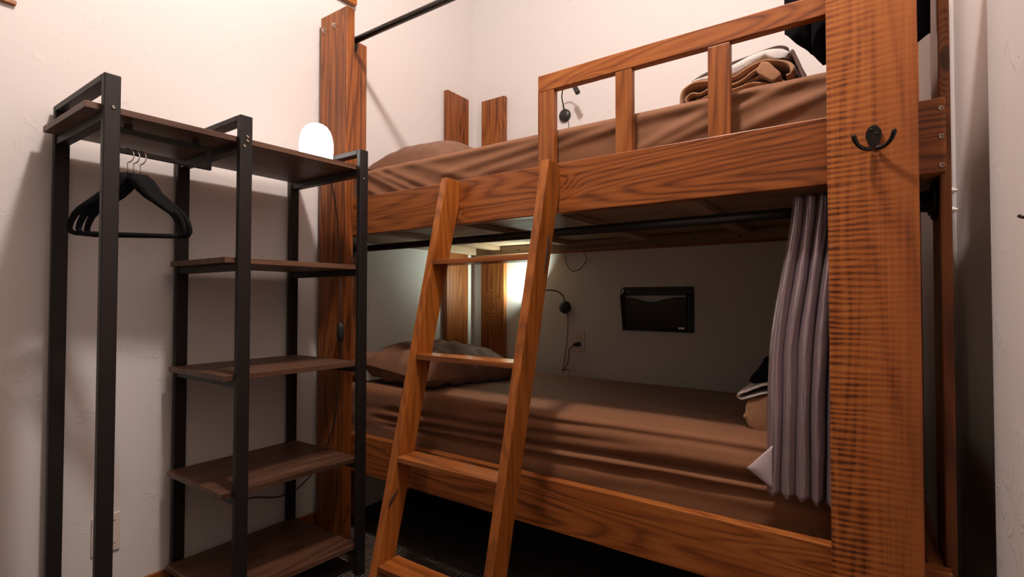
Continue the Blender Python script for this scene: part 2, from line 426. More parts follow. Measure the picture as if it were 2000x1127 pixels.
for x, z in ((.074, 2.042), (.006, 2.040)):
    hexnut((x, -1.04, z), 'Y', -1).build('bolt', M['bolt'], bed)
for y, z in ((-.915, 1.167), (-.915, 1.127)):
    hexnut((1.967, y, z), 'X', 1).build('bolt', M['bolt'], bed)

# double coat hook screwed to the wide front post
hk = MB(); c = (1.839, -1.04, 1.272)
out = []
for k in range(28):
    a = 2 * math.pi * k / 28; zz = math.cos(a); xx = math.sin(a)
    wdt = .0138 if zz > 0 else .0138 - .0035 * (-zz)
    out.append((c[0] + xx * wdt, c[2] + .001 + zz * (.021 if zz > 0 else .024)))
hk.prism(out, 'Y', -1.04, -1.045)
def hookarms(mb, cx, y, cz):
    for s in (-1, 1):
        pts = []
        for k in range(12):
            t = k / 11; a = t * R(80)
            pts.append((cx + s * (.004 + .029 * math.sin(a)), y - .006 - .03 * t, cz - .026 - .003 * math.sin(t * math.pi) + .0255 * (1 - math.cos(a)) * 1.05))
        mb.tube(pts, [.0048 - .0008 * math.sin(k / 11 * 3.14) for k in range(12)], 10)
        e = pts[-1]; mb.lathe([(0, -.0045), (.0036, -.003), (.0045, 0), (.0036, .003), (0, .0045)], e, 'Z', 12)
hookarms(hk, c[0], c[1], c[2])
hko = hk.build('coat_hook', M['bronze'], bed, bevel=.001, label='dark bronze double coat hook on the wide front post')
for dx, dz in ((-.004, .013), (.005, .004)):
    MB().lathe([(.0028, 0), (.0026, -.0012), (0, -.002)], (c[0] + dx, -1.045, c[2] + dz), 'Y', 10).build('screw', M['bronze'], hko)

# ---------------------------------------------------------------- ladder
lad = thing('bunk_ladder', 'wooden ladder with four steps leaning on the upper bunk rail', 'ladder', (.88, -1.33, 0))
SL = .2466
def yf(z): return -1.064 - (1.336 - z) * SL     # front edge of the stringers
DEP = .064
for xr in (.702, 1.087):
    x0, x1 = xr - .026, xr
    prof = [(yf(1.338), 1.338), (-1.006, 1.336), (-1.0025, 1.325), (-1.0025, 1.262), (yf(.0) + DEP, 0), (yf(0), 0)]
    MB().prism(prof, 'X', x0, x1).build('stringer', M['woodL'], lad, bevel=.002)
for z in (1.064, .773, .483, .201):
    y0 = yf(z) + .001
    MB().box(.7025, 1.0605, y0, y0 + .074, z - .0155, z).build('step', M['step'], lad, bevel=.0015)
    for dy in (.016, .046):
        MB().lathe([(.0022, 0), (.0022, .0006), (0, .0006)], (1.087, y0 + dy, z - .008), 'X', 8).build('screw', M['brassy'], lad)

M['bark'] = plain('dark_bark', (.020, .008, .004), rough=.8, bump=.6, bscale=300)
MB().tube(smooth([(.7015, -1.268, .390), (.7022, -1.276, .383), (.7022, -1.288, .372), (.7022, -1.298, .358), (.7015, -1.303, .346)]), [.001 + .003 * math.sin(k / 24 * 3.14) for k in range(25)], 8).build('knot', M['bark'], lad, label='dark bark crack in the stringer')
MB().tube(smooth([(1.0865, -1.064, 1.128), (1.0872, -1.068, 1.105), (1.0872, -1.070, 1.083), (1.0872, -1.078, 1.054), (1.0865, -1.088, 1.010)]), [.001 + .0035 * math.sin(k / 24 * 3.14) for k in range(25)], 8).build('knot', M['bark'], lad, label='dark knot on the stringer edge')
# ---------------------------------------------------------------- clothes rack with shelves
rack = thing('clothes_rack', 'black steel clothes rack with dark wooden shelves against the left wall', 'shelf', (.18, -1.52, 0))
sk = (.395 - .353) / (-1.16 + 1.876)
def xf(y): return .353 + sk * (y + 1.876)
def frame_set(y0, y1, top, bars, back=-.018):
    xq = xf((y0 + y1) / 2)
    for xa, xb in ((xq - .020, xq), (back - .020, back)):
        MB().box(xa, xb, y0, y1, 0.0, top).build('post', M['metal'], rack, bevel=.0025)
    MB().box(back + .0005, xq - .0205, y0, y1, top - .016, top).build('crossbar', M['metal'], rack, bevel=.0015)
    for z in bars:
        MB().box(back + .0005, xq - .0205, y0 + .004, y1 - .004, z - .020, z).build('crossbar', M['metal'], rack, bevel=.0015)
TZ, TB = 1.405, 1.388
S2, S3, S4, S5 = 1.058, .724, .395, .100
frame_set(-1.876, -1.842, 1.476, [TB, .12])
frame_set(-1.566, -1.530, 1.464, [TB, S2 - .017, S3 - .017, S4 - .017, S5 - .017])
frame_set(-1.167, -1.133, 1.457, [TB, S2 - .017, S3 - .017, S4 - .017, S5 - .017])
def board(ya, yb, z1, th=.016, xb=.0):
    p = [(xb, ya), (xf(ya) - .0225, ya), (xf(yb) - .0225, yb), (xb, yb)]
    MB().prism(p, 'Z', z1 - th, z1).build('shelf_board', M['shelfw'], rack, bevel=.001)
board(-1.905, -1.150, TZ)
for z in (S2, S3, S4, S5): board(-1.592, -1.150, z)
RXX = .272
mb = MB(); mb.box(RXX - .006, RXX + .006, -1.838, -1.598, 1.362, 1.374)
mb.box(RXX - .006, RXX + .006, -1.610, -1.598, 1.320, 1.364).box(RXX - .006, RXX + .006, -1.838, -1.826, 1.320, 1.364)
mb.box(RXX - .006, RXX + .006, -1.838, -1.598, 1.310, 1.322)
for yy in (-1.80, -1.64): mb.box(RXX - .006, RXX + .006, yy - .008, yy + .008, 1.374, 1.3875)
mb.build('hanging_rail', M['metal'], rack, bevel=.001)
for y, z in ((-1.857, 1.396), (-1.545, 1.404), (-1.545, 1.392), (-1.553, 1.375)):
    MB().lathe([(.0042, 0), (.0042, .002), (.002, .0025), (.0018, .0012), (0, .0012)], (xf(y), y, z), 'X', 12).build('bolt', M['brassy'], rack)
MB().lathe([(.0022, 0), (.0022, .001), (0, .001)], (xf(-1.151), -1.151, 1.357), 'X', 8).build('bolt', M['bolt'], rack)
for z in (1.040, .708, 1.372, .378):
    MB().lathe([(.006, 0), (.006, .006), (0, .007)], (.365, -1.133, z), 'Y', 8).build('bolt', M['metal'], rack)

# hangers
def make_hanger():
    h = thing('coat_hanger', 'black velvet coat hanger with chrome hook', 'hanger', (0, 0, 0), None)
    K = .83; mb = MB()
    # flat velvet body: shoulders swelling at the neck, rounded corners, thin bottom bar
    def ribbon(pts, hw, ty=.0032):
        n = len(pts); vs = []
        for i, (x, z) in enumerate(pts):
            a = Vector(pts[max(0, i - 1)]); b_ = Vector(pts[min(n - 1, i + 1)]); d = (b_ - a).normalized(); nn = Vector((-d.y, d.x)) * hw[i]
            for sx in (1, -1):
                for sy in (-1, 1): vs.append((x + sx * nn.x, sy * ty, z + sx * nn.y))
        fs = []
        for i in range(n - 1):
            q = i * 4; r_ = q + 4
            fs += [(q, q + 1, r_ + 1, r_), (q + 1, q + 3, r_ + 3, r_ + 1), (q + 3, q + 2, r_ + 2, r_ + 3), (q + 2, q, r_, r_ + 2)]
        fs += [(0, 2, 3, 1), tuple(4 * (n - 1) + k for k in (0, 1, 3, 2))]
        mb.add(vs, fs, True)
    for s in (-1, 1):
        p = [(x_ * K, z_) for x_, z_ in [(0, .150), (s * .012, .148), (s * .026, .138), (s * .040, .122), (s * .056, .106), (s * .080, .090), (s * .104, .074), (s * .122, .062), (s * .135, .048), (s * .144, .030), (s * .148, .014), (s * .142, .004), (s * .130, .001)]]
        hw = [.011, .013, .0145, .0135, .011, .009, .008, .007, .0068, .006, .0055, .0055, .0055]
        ribbon(p, hw)
    ribbon([(x * K, .001) for x in (-.130, -.07, 0, .07, .130)], [.0055] * 5)
    b_ = mb.build('hanger_body', M['velvet'], h)
    pts = [(0, 0, .155), (0, 0, .178)]
    for k in range(15):
        a = R(-90 + 215 * k / 14) ; pts.append((.0 + .014 * math.cos(a) , 0, .2045 + .0175 * math.sin(a) ) if k > 1 else (.006 * k, 0, .186 + .003 * k))
    MB().tube(pts, .0014, 8).build('hook', M['chrome'], h)
    return h
hg = make_hanger()
hangs = [((RXX - .001, -1.772, 1.1025), 43, 'black velvet hanger with chrome hook, rightmost of three on the rack rail'),
         ((RXX - .001, -1.787, 1.1025), 45, 'black velvet hanger with chrome hook, middle of three on the rack rail'),
         ((RXX - .001, -1.800, 1.1025), 50, 'black velvet hanger with chrome hook, leftmost of three on the rack rail')]
for i, (l, a, lab) in enumerate(hangs):
    o = hg if i == 0 else copy_tree(hg)
    o.location = l; o.rotation_euler = (0, 0, R(a)); o['label'] = lab; o['group'] = 'velvet hangers on the rack'

# table lamp on the top board
tl = thing('table_lamp', 'small glowing white dome lamp standing on the rack top board', 'lamp', (.25, -1.24, TZ))
MB().lathe([(.045, 0), (.047, .004), (.047, .010), (.044, .012), (0, .012)], (.25, -1.24, TZ), 'Z', 32).build('base', M['plate'], tl)
prof = [(.050, .012), (.0545, .030), (.0565, .055), (.056, .080), (.052, .103), (.0455, .121), (.036, .134), (.024, .142), (.011, .146), (0, .147)]
MB().lathe(prof, (.25, -1.24, TZ), 'Z', 40).build('lamp_shade', M['glow'], tl, label='glowing white dome shade')
# its cord with inline switch, hanging by the bed post and running behind the shelves
tc_ = thing('lamp_cord', 'black power cord with inline switch hanging beside the front left bed post', 'cord', (.12, -1.06, .8))
MB().tube(smooth([(.20, -1.20, 1.409), (.17, -1.14, 1.412), (.155, -1.115, 1.40), (.152, -1.08, 1.25), (.150, -1.065, 1.05), (.146, -1.062, .99), (.151, -1.060, .90), (.150, -1.060, .84)]), .0024, 8).build('cord', M['black'], tc_)
MB().lathe([(0, .045), (.008, .040), (.011, .028), (.0135, .010), (.014, -.006), (.011, -.022), (.006, -.030), (0, -.032)], (.150, -1.060, .805), 'Z', 16).build('switch', M['black'], tc_)
MB().tube(smooth([(.150, -1.060, .775), (.147, -1.062, .66), (.142, -1.066, .55), (.12, -1.068, .44), (.06, -1.085, .30), (-.005, -1.13, .205), (-.03, -1.20, .185), (-.035, -1.30, .212), (-.036, -1.36, .20)]), .0024, 8).build('cord', M['black'], tc_)

# ---------------------------------------------------------------- soft things
def nz(x, y, z, s=1.0): return noise.noise(Vector((x * s, y * s, z * s)))
def ridge(t, w):   # a soft fold
    t = t / w; return math.exp(-t * t)
def lerp(a, b, t): return a + (b - a) * t
def sstep(a, b, t):
    t = max(0, min(1, (t - a) / (b - a))); return t * t * (3 - 2 * t)

def mattress(name, x0, x1, y0, y1, z0, z1, rad, disp, mat, label, nx=170, ns=34):
    """rounded block: cross-section loop in YZ swept along X, ends rounded off"""
    mb = MB()
    # loop parametrised: front side, top, back, bottom
    def section(inset):
        pts = []; a0, a1, b0, b1 = y0 + inset, y1 - inset, z0 + min(inset, .02), z1 - inset
        r = max(.004, rad - inset * .4)
        def line(p, q, n):
            for k in range(n): pts.append((lerp(p[0], q[0], k / n), lerp(p[1], q[1], k / n)))
        def arc(cy, cz, s, e, n):
            for k in range(n):
                a = R(lerp(s, e, k / n)); pts.append((cy + r * math.cos(a), cz + r * math.sin(a)))
        line((a0, b0), (a0, b1 - r), ns)
        arc(a0 + r, b1 - r, 180, 90, 8)
        line((a0 + r, b1), (a1 - r, b1), ns)
        arc(a1 - r, b1 - r, 90, 0, 6)
        line((a1, b1 - r), (a1, b0), 8)
        line((a1, b0), (a0, b0), 8)
        return pts
    rows = []
    ends = [(.0, .045), (.004, .028), (.012, .012), (.026, .003)]
    xs = [(x0 + e[0], e[1]) for e in ends] + [(lerp(x0 + .04, x1 - .04, k / nx), 0) for k in range(nx + 1)] + [(x1 - e[0], e[1]) for e in reversed(ends)]
    for x, ins in xs:
        row = []
        for (y, z) in section(ins):
            dy, dz = disp(x, y, z); row.append((x, y + dy, z + dz))
        rows.append(row)
    n = len(rows[0]); vs = [p for r_ in rows for p in r_]; fs = []
    for j in range(len(rows) - 1):
        for i in range(n): fs.append((j * n + i, j * n + (i + 1) % n, (j + 1) * n + (i + 1) % n, (j + 1) * n + i))
    fs.append(tuple(range(n - 1, -1, -1))); fs.append(tuple((len(rows) - 1) * n + k for k in range(n)))
    mb.add(vs, fs, True)
    return mb.build(name, M[mat], None, label=label, cat='mattress')
def side_w(y, y0, fall=.03):   # 1 on the front side, fading over the edge
    return max(0, 1 - max(0, y - y0) / fall)

UY0 = -.956
def disp_up(x, y, z):
    s = side_w(y, UY0, .05); t = side_w(y, UY0, .5)
    d = 0
    # diagonal gathers falling to the right at the head end
    for (xa, za, k, wdt, amp, xe) in ((.17, 1.445, -.47, .011, .010, .40), (.21, 1.447, -.43, .010, .009, .48), (.28, 1.45, -.42, .013, .008, .56), (.15, 1.40, -.55, .012, .008, .30), (.40, 1.455, -.33, .016, .006, .75)):
        f = sstep(xa - .06, xa + .04, x) * (1 - sstep(xe, xe + .2, x))
        d += amp * f * ridge(z - (za + k * (x - xa)), wdt)
    for (xa, za, k, wdt, amp, xe) in ((.60, 1.385, .10, .014, .007, 1.1), (.75, 1.36, .13, .012, .005, 1.2), (1.28, 1.34, .36, .016, .008, 1.55), (1.36, 1.345, .30, .012, .006, 1.66), (1.56, 1.35, .30, .014, .008, 1.8), (1.10, 1.42, .05, .012, .004, 1.5)):
        f = sstep(xa - .08, xa + .06, x) * (1 - sstep(xe, xe + .15, x))
        d += amp * f * ridge(z - (za + k * (x - xa)), wdt)
    d += .004 * ridge(z - 1.444, .012)
    d += .004 * nz(x * 3, y * 2, z * 14) + .002 * nz(x * 9, y * 5, z * 30)
    top = (1 - s) * .004 * nz(x * 2.5, y * 3, 1)
    edge = .004 * nz(x * 2.2, 0, 3) * t
    return (-d * s, top + edge - .012 * (1 - sstep(.0, .25, x)) * t)
um = mattress('upper_mattress', .016, 1.914, UY0, -.06, 1.2395, 1.462, .022, disp_up, 'sheet', 'mattress in brown fitted sheet on the upper bunk')

LY0 = -.944
def disp_lo(x, y, z):
    s = side_w(y, LY0, .05); d = 0
    for (za, zb, xs_, xe, wdt, amp) in ((.479, .503, .25, 1.75, .009, -.016), (.466, .485, .55, 1.7, .007, .010), (.512, .545, .30, 1.3, .010, -.010), (.560, .572, .80, 1.75, .008, -.008),
                                        (.450, .462, .30, .9, .008, -.009), (.53, .535, .7, 1.7, .016, .008), (.435, .470, 1.0, 1.8, .012, -.009), (.590, .575, .35, 1.0, .010, .006), (.49, .50, .3, .8, .012, .008)):
        f = sstep(xs_ - .12, xs_ + .1, x) * (1 - sstep(xe - .1, xe + .1, x))
        zc = lerp(za, zb, (x - .47) / 1.15) + .004 * nz(x * 4, za * 20, 0)
        d += amp * f * ridge(z - zc, wdt)
    d += .005 * nz(x * 2, y, z * 18) + .0015 * nz(x * 9, y * 5, z * 40)
    topw = (1 - s)
    tz = topw * (.006 * nz(x * 1.6, y * 4.5, 5) + .003 * nz(x * 3, y * 14, 2)) - .030 * sstep(-.9, -.1, y) * .9
    return (-d * s, tz)
lm = mattress('lower_mattress', .016, 1.914, LY0, -.06, .338, .592, .028, disp_lo, 'sheet', 'mattress in rumpled brown fitted sheet on the lower bunk')

def pillow(name, c, L, W, H, rz, tilt, mat, label, seed, ear=.9, wr=1.0, zbase=None):
    mb = MB(); nu, nv = 64, 44
    def P(u, v, sgn):
        # u, v in -1..1, pinched corners
        cu, cv = abs(u), abs(v)
        px = u * (1 - .07 * (1 - cv ** 2) * cu ** 2 * 0 - .05 * (1 - v * v) * cu ** 4); py = v * (1 - .07 * (1 - u * u) * cv ** 4)
        h = ((1 - cu ** 2.6) * (1 - cv ** 2.6)) ** .52
        edge = 1 - h
        wv = 0
        for k in range(7):
            ang = seed + k * .9; dx, dy = math.cos(ang), math.sin(ang)
            wv += .012 * nz(px * 2.2 * dx + py * 5 * dy + k * 3, px * 4 * dy - py * 2 * dx, seed + k)
        # radial gathers near the ends
        g = math.sin(v * 17 + seed) * .010 * sstep(.55, 1.0, cu) * h * 2 + math.sin(u * 19 + seed) * .006 * sstep(.6, 1.0, cv) * h * 2
        z = sgn * h * H * (.5 if sgn > 0 else .38) + (wv * .55 + g) * wr * h ** .4
        return Vector((px * L / 2, py * W / 2, z))
    for sgn in (1, -1):
        def Q(i, j): return P(-1 + 2 * i / (nu - 1), -1 + 2 * j / (nv - 1), sgn)
        vs = [Q(i, j) for j in range(nv) for i in range(nu)]; fs = []
        for j in range(nv - 1):
            for i in range(nu - 1):
                q = (j * nu + i, j * nu + i + 1, (j + 1) * nu + i + 1, (j + 1) * nu + i)
                fs.append(q if sgn > 0 else q[::-1])
        Rm = Matrix.Rotation(rz, 4, 'Z') @ Matrix.Rotation(tilt[0], 4, 'X') @ Matrix.Rotation(tilt[1], 4, 'Y')
        mb.add([Rm @ v + Vector(c) for v in vs], fs, True)
    if zbase is not None:
        # settle on the mattress: squash whatever would sink below it
        mb.v = [(x, y, max(z, zbase(x, y) + .002 + .02 * 0)) for (x, y, z) in mb.v]
    return mb.build(name, M[mat], None, label=label, cat='pillow')
pillow('pillow', (.262, -.50, 1.488), .44, .74, .295, R(3), (0, R(1)), 'pillow', 'brown pillow on the upper bunk by the left wall', 1.3, wr=.6, zbase=lambda x, y: 1.468)
def lowz(x, y): return .592 + .006 - .0315 * sstep(-.9, -.1, y)
pillow('pillow', (.268, -.615, .640), .46, .63, .205, R(-4), (R(-3), R(5)), 'pillow', 'crumpled brown pillow on the lower bunk by the left wall', 4.1, wr=1.9, zbase=lowz)

# folded cloth: ribbon following a 2D path in XZ, extruded along Y
def folded(name, path, th, y0, y1, mat, label, cat, wob=.004, seed=0, ny=14, parent=None, mb=None, res=5):
    P = smooth([(x, 0, z) for x, z in path], res); n = len(P)
    nrm = []
    for i in range(n):
        a = P[max(0, i - 1)]; b_ = P[min(n - 1, i + 1)]; d = (b_ - a).normalized(); nrm.append(Vector((-d.z, 0, d.x)))
    loop = [p + q * th / 2 for p, q in zip(P, nrm)] + [p - q * th / 2 for p, q in zip(reversed(P), reversed(nrm))]
    m = len(loop); vs = []
    for j in range(ny):
        t = j / (ny - 1); e = min(t, 1 - t) * (ny - 1); sc = 1
        y = lerp(y0, y1, t)
        for i, p in enumerate(loop):
            arc = i if i < n else 2 * n - 1 - i
            dx = wob * nz(p.x * 12, y * 6, seed) ; dz = wob * .8 * nz(p.x * 9 + 5, y * 7, seed + 4)
            if j in (0, ny - 1):
                # round the cut edge
                c = P[arc]; q = c + (p - c) * .45
            else: q = p
            dyy = wob * 2.5 * nz(arc * .11, seed, 2)
            vs.append((q.x + dx, y + dyy + (0), q.z + dz))
    # edge rows slightly inside
    fs = []
    for j in range(ny - 1):
        for i in range(m): fs.append((j * m + i, (j + 1) * m + i, (j + 1) * m + (i + 1) % m, j * m + (i + 1) % m))
    for i in range(n - 1):
        k = m - 1 - i
        fs.append((i, i + 1, k - 1, k)); b0 = (ny - 1) * m
        fs.append((b0 + i + 1, b0 + i, b0 + k, b0 + k - 1))
    if mb is not None: return mb.add(vs, fs, True)
    return MB().add(vs, fs, True).build(name, M[mat], parent, label=label, cat=cat)

def bulk(name, out, y0, y1, mat, label, cat, seed, rnd=.02, wob=1.0):
    """solid soft bundle: closed outline in XZ extruded along Y with rounded ends"""
    P = [Vector((p[0], 0, p[1])) for p in out]; c = sum(P, Vector()) / len(P); m = len(P); vs = []
    js = [(0, .80), (.012, .93), (.03, 1.0)] + [(t, 1.0) for t in [.1 + .08 * k for k in range(11)]] + [(.97, 1.0), (.988, .93), (1, .80)]
    for t, sc in js:
        y = lerp(y0, y1, t)
        for p in P:
            q = c + (p - c) * sc
            vs.append((q.x + wob * .004 * nz(q.z * 20, y * 10, seed), y, q.z + wob * .003 * nz(q.x * 14, y * 10, seed + 2)))
    fs = [(j * m + i, (j + 1) * m + i, (j + 1) * m + (i + 1) % m, j * m + (i + 1) % m) for j in range(len(js) - 1) for i in range(m)]
    fs += [tuple(range(m)), tuple((len(js) - 1) * m + k for k in range(m - 1, -1, -1))]
    mb = MB().add(vs, fs, True)
    if name is None: return mb
    return mb.build(name, M[mat], None, label=label, cat=cat)
def rnd_out(pts, n=4):
    q = smooth([(a, 0, b_) for a, b_ in pts] + [(pts[0][0], 0, pts[0][1])], n)[:-1]; return [(p.x, p.z) for p in q]
# upper bunk stack
YF = -.85
bl = MB()
wrap = [(1.655, 1.4735), (1.50, 1.4735), (1.42, 1.474), (1.400, 1.480), (1.3935, 1.50), (1.3945, 1.520), (1.401, 1.536), (1.421, 1.545), (1.448, 1.545), (1.49, 1.540), (1.534, 1.540), (1.565, 1.551), (1.605, 1.562), (1.637, 1.557), (1.662, 1.545), (1.674, 1.528), (1.672, 1.514), (1.660, 1.512)]
folded(None, wrap, .0105, YF, -.75, None, None, None, .003, 3, 16, mb=bl)
lay = [(1.645, 1.485), (1.52, 1.485), (1.44, 1.486), (1.419, 1.490), (1.410, 1.500), (1.415, 1.511), (1.428, 1.5155), (1.447, 1.511), (1.470, 1.518), (1.50, 1.523), (1.531, 1.519), (1.561, 1.524), (1.582, 1.536), (1.601, 1.547), (1.615, 1.540), (1.622, 1.528)]
folded(None, lay, .0085, YF - .004, -.75, None, None, None, .003, 8, 16, mb=bl)
lay2 = [(1.625, 1.493), (1.607, 1.503), (1.580, 1.511), (1.558, 1.509), (1.531, 1.506), (1.49, 1.507), (1.455, 1.499), (1.436, 1.500)]
folded(None, lay2, .0085, YF + .002, -.75, None, None, None, .003, 12, 16, mb=bl)
lay3 = [(1.655, 1.496), (1.635, 1.515), (1.612, 1.523), (1.590, 1.523), (1.56, 1.514)]
folded(None, lay3, .009, YF + .004, -.75, None, None, None, .002, 15, 16, mb=bl)
fl = rnd_out([(1.606, 1.553), (1.622, 1.549), (1.638, 1.530), (1.650, 1.512), (1.641, 1.503), (1.630, 1.499), (1.612, 1.514), (1.595, 1.533)])
bl2 = bulk(None, fl, YF - .016, YF + .02, None, None, None, 7); bl.add(bl2.v, bl2.f, True)
bl.build('folded_blanket', M['tan'], None, label='tan fleece blanket folded in wavy layers on the upper bunk', cat='blanket')
wt = rnd_out([(1.424, 1.553), (1.446, 1.5525), (1.473, 1.5495), (1.534, 1.548), (1.57, 1.560), (1.605, 1.5705), (1.645, 1.564), (1.662, 1.560), (1.668, 1.570), (1.659, 1.579), (1.645, 1.587), (1.614, 1.592), (1.574, 1.586), (1.534, 1.574), (1.473, 1.561), (1.436, 1.558)])
bulk('folded_towel', wt, YF + .004, -.755, 'white', 'thick white towel folded on top of the tan blanket on the upper bunk', 'towel', 5)
dk = rnd_out([(1.395, 1.602), (1.443, 1.619), (1.52, 1.632), (1.555, 1.636), (1.615, 1.643), (1.638, 1.640), (1.652, 1.631), (1.656, 1.619), (1.670, 1.612), (1.672, 1.594), (1.697, 1.545), (1.704, 1.472), (1.66, 1.470), (1.50, 1.470), (1.43, 1.470), (1.41, 1.52)], 3)
bulk('folded_cloth', dk, -.74, -.60, 'darkbrown', 'dark brown cloth standing behind the white towel on the upper bunk', 'cloth', 9)
tp = [(1.672, 1.578), (1.682, 1.552), (1.691, 1.526), (1.699, 1.50), (1.706, 1.476)]
folded('folded_cloth', tp, .010, YF + .01, -.76, 'taupe', 'taupe cloth draped at the right end of the folded stack on the upper bunk', 'cloth', .002, 11, 8)

# lower bunk stack, half hidden by the curtain
zl = .592
def lo_base(x, y): return .600
r_ = [(1.80, zl + .006), (1.66, zl + .004), (1.60, zl + .004), (1.565, zl + .008), (1.548, zl + .022), (1.546, zl + .045), (1.556, zl + .062), (1.58, zl + .074), (1.64, zl + .078), (1.80, zl + .076)]
lo = [(1.80, zl - .012), (1.68, zl - .014), (1.60, zl - .014), (1.568, zl - .008), (1.553, zl + .008), (1.546, zl + .022), (1.540, zl + .030), (1.546, zl + .042), (1.548, zl + .060), (1.560, zl + .078), (1.60, zl + .094), (1.68, zl + .100), (1.80, zl + .098)]
lo = smooth([(a, 0, b_) for a, b_ in lo], 4); lo = [(p.x, p.z) for p in lo]
bulk('folded_blanket', lo, -.80, -.50, 'tan', 'rolled tan fleece blanket on the lower bunk behind the curtain', 'blanket', 2)
t2 = [(1.80, zl + .112), (1.66, zl + .108), (1.60, zl + .100), (1.565, zl + .088), (1.540, zl + .078), (1.529, zl + .082), (1.534, zl + .092), (1.552, zl + .100), (1.575, zl + .112), (1.62, zl + .124), (1.80, zl + .130)]
folded('folded_towel', t2, .0085, -.80, -.52, 'white', 'white towel on the tan blanket on the lower bunk behind the curtain', 'towel', .003, 6, 12)
bk = [(1.80, zl + .138), (1.66, zl + .136), (1.60, zl + .128), (1.565, zl + .118), (1.552, zl + .124), (1.556, zl + .136), (1.575, zl + .158), (1.590, zl + .180), (1.592, zl + .190), (1.610, zl + .188), (1.64, zl + .184), (1.80, zl + .184)]
bulk('black_bag', bk, -.78, -.54, 'blackcloth', 'soft black bag on top of the white towel on the lower bunk', 'bag', 4)

# ---------------------------------------------------------------- curtains
def curtain(name, label, mat, xl, xr, yc, ztop, zbot, pleats, amp, nz_=60, nu=260, sol=.0012, mats=None, seed=0, zbf=None, parent=None, wob=1.0, ph0=0.0):
    """pleated cloth; xl, yc are functions of z, u runs along the pleats"""
    def P(i, j):
        u = i / (nu - 1); tz = j / (nz_ - 1)
        zb_ = zbot if zbf is None else zbf(u)
        z = lerp(ztop, zb_, tz)
        ph = u * pleats * 2 * math.pi + wob * (.8 * nz(u * 6, z * 1.6, seed) + .3 * nz(u * 14, z * 5, seed + 1)) + ph0
        wdt = xr(z) - xl(z)
        a = amp * (.75 + .5 * nz(u * 5, z * .8, seed + 3)) * (.72 + .28 * sstep(ztop, ztop - .25, z))
        a *= 1 + .15 * nz(u * 30, z * 16, 7)
        x = xl(z) + wdt * u + .003 * nz(u * 8, z * 5, seed + 9)
        y = yc(z) + a - 2 * a * abs(math.sin(ph / 2)) ** .75
        return (x, y, z + .003 * math.cos(ph) * (1 if j == nz_ - 1 else 0))
    mb = MB().grid(P, nu, nz_)
    return mb.build(name, M[mat], parent, label=label, cat=None if parent else 'curtain', solid=sol)
def cxl(z): return 1.631 + .044 * sstep(.8, 1.2, z) * 1.0 + .012 * (z - .49) / .7 - .006
def cyc(z): return lerp(-.970, -.932, sstep(.62, 1.14, z))
ct = thing('bed_curtain', 'lilac grey satin curtain gathered at the foot of the lower bunk', 'curtain', (1.72, -.95, .49))
curtain('curtain_cloth', None, 'satin', lambda z: cxl(z), lambda z: 1.86 + .03 * z, cyc, 1.187, .487, 8.5, .0175, parent=ct, seed=3, nu=420, nz_=80)
# the turned-out lower corner with its stitched hem
def cor(i, j):
    u, v = i / 11, j / 11
    A, B, C_ = Vector((1.586, -.984, .541)), Vector((1.640, -.980, .602)), Vector((1.640, -.978, .500))
    p = A.lerp(B.lerp(C_, v), u); p.y -= .004 * math.sin(u * 3) * math.sin(v * 3.1); return p
MB().grid(cor, 12, 12).build('turned_corner', M['lining'], ct, solid=.0015, label='pale underside corner turned outward')
def bx_l(z): return 1.664 - .004 * sstep(1.5, 2.0, z)
curtain('bed_curtain', 'black curtain gathered at the foot of the upper bunk behind the wide post', 'blackcloth', lambda z: 1.667 - .004 * sstep(1.6, 2.0, z), lambda z: 1.940 - .02 * sstep(1.6, 1.8, z), lambda z: -.934, 2.083, 1.472, 5, .016, seed=11,
        zbf=lambda u: 1.578 - .098 * min(1, u / .30) + (.0 if u < .9 else .02 * (u - .9) * 10), nu=300, wob=.4)
# ---------------------------------------------------------------- wall-mounted things
def gooseneck(name, label, cx, cz, neck, head0, head1, lit):
    t = thing(name, label, 'lamp', (cx, 0, cz))
    MB().lathe([(.031, -.001), (.032, -.004), (.031, -.014), (.027, -.019), (.010, -.021), (0, -.021)], (cx, 0, cz), 'Y', 32).build('wall_base', M['black'], t)
    MB().lathe([(.005, -.020), (.005, -.024), (0, -.0245)], (cx - .006, 0, cz - .003), 'Y', 12).build('switch', M['black'], t)
    MB().tube(smooth(neck, 8), .0032, 10).build('neck', M['black'], t)
    a, b_ = Vector(head0), Vector(head1)
    MB().tube([a, a.lerp(b_, .06), a.lerp(b_, .9), b_], [.009, .0115, .0125, .012], 18).build('lamp_head', M['black'], t)
    if lit:
        d = (b_ - a).normalized()
        MB().tube([b_ + d * .0003, b_ + d * .0015], .0095, 16).build('lens', M['lens'], t, label='glowing lens')
    return t
gooseneck('reading_lamp', 'black gooseneck reading lamp on the back wall above the upper bunk', .553, 1.885,
          [(.553, -.012, 1.915), (.553, -.025, 1.935), (.562, -.055, 1.968), (.59, -.085, 1.995), (.63, -.11, 2.006), (.658, -.12, 1.992), (.664, -.12, 1.982)], (.660, -.12, 1.985), (.690, -.125, 1.930), False)
low = gooseneck('reading_lamp', 'lit black gooseneck reading lamp on the back wall of the lower bunk', .553, .900,
          [(.553, -.012, .930), (.552, -.022, .955), (.540, -.055, .978), (.512, -.072, .986), (.475, -.080, .986), (.445, -.080, .985)], (.452, -.080, .984), (.400, -.066, .991), True)
sp = bpy.data.lights.new('reading_lamp_beam', 'SPOT'); so = bpy.data.objects.new('reading_lamp_beam', sp); col.objects.link(so)
so.parent = low; so.location = (.386 - .553, -.060, .994 - .900)
sp.energy = 10; sp.color = (.84, 1.0, .84); sp.spot_size = R(172); sp.spot_blend = .8; sp.shadow_soft_size = .01
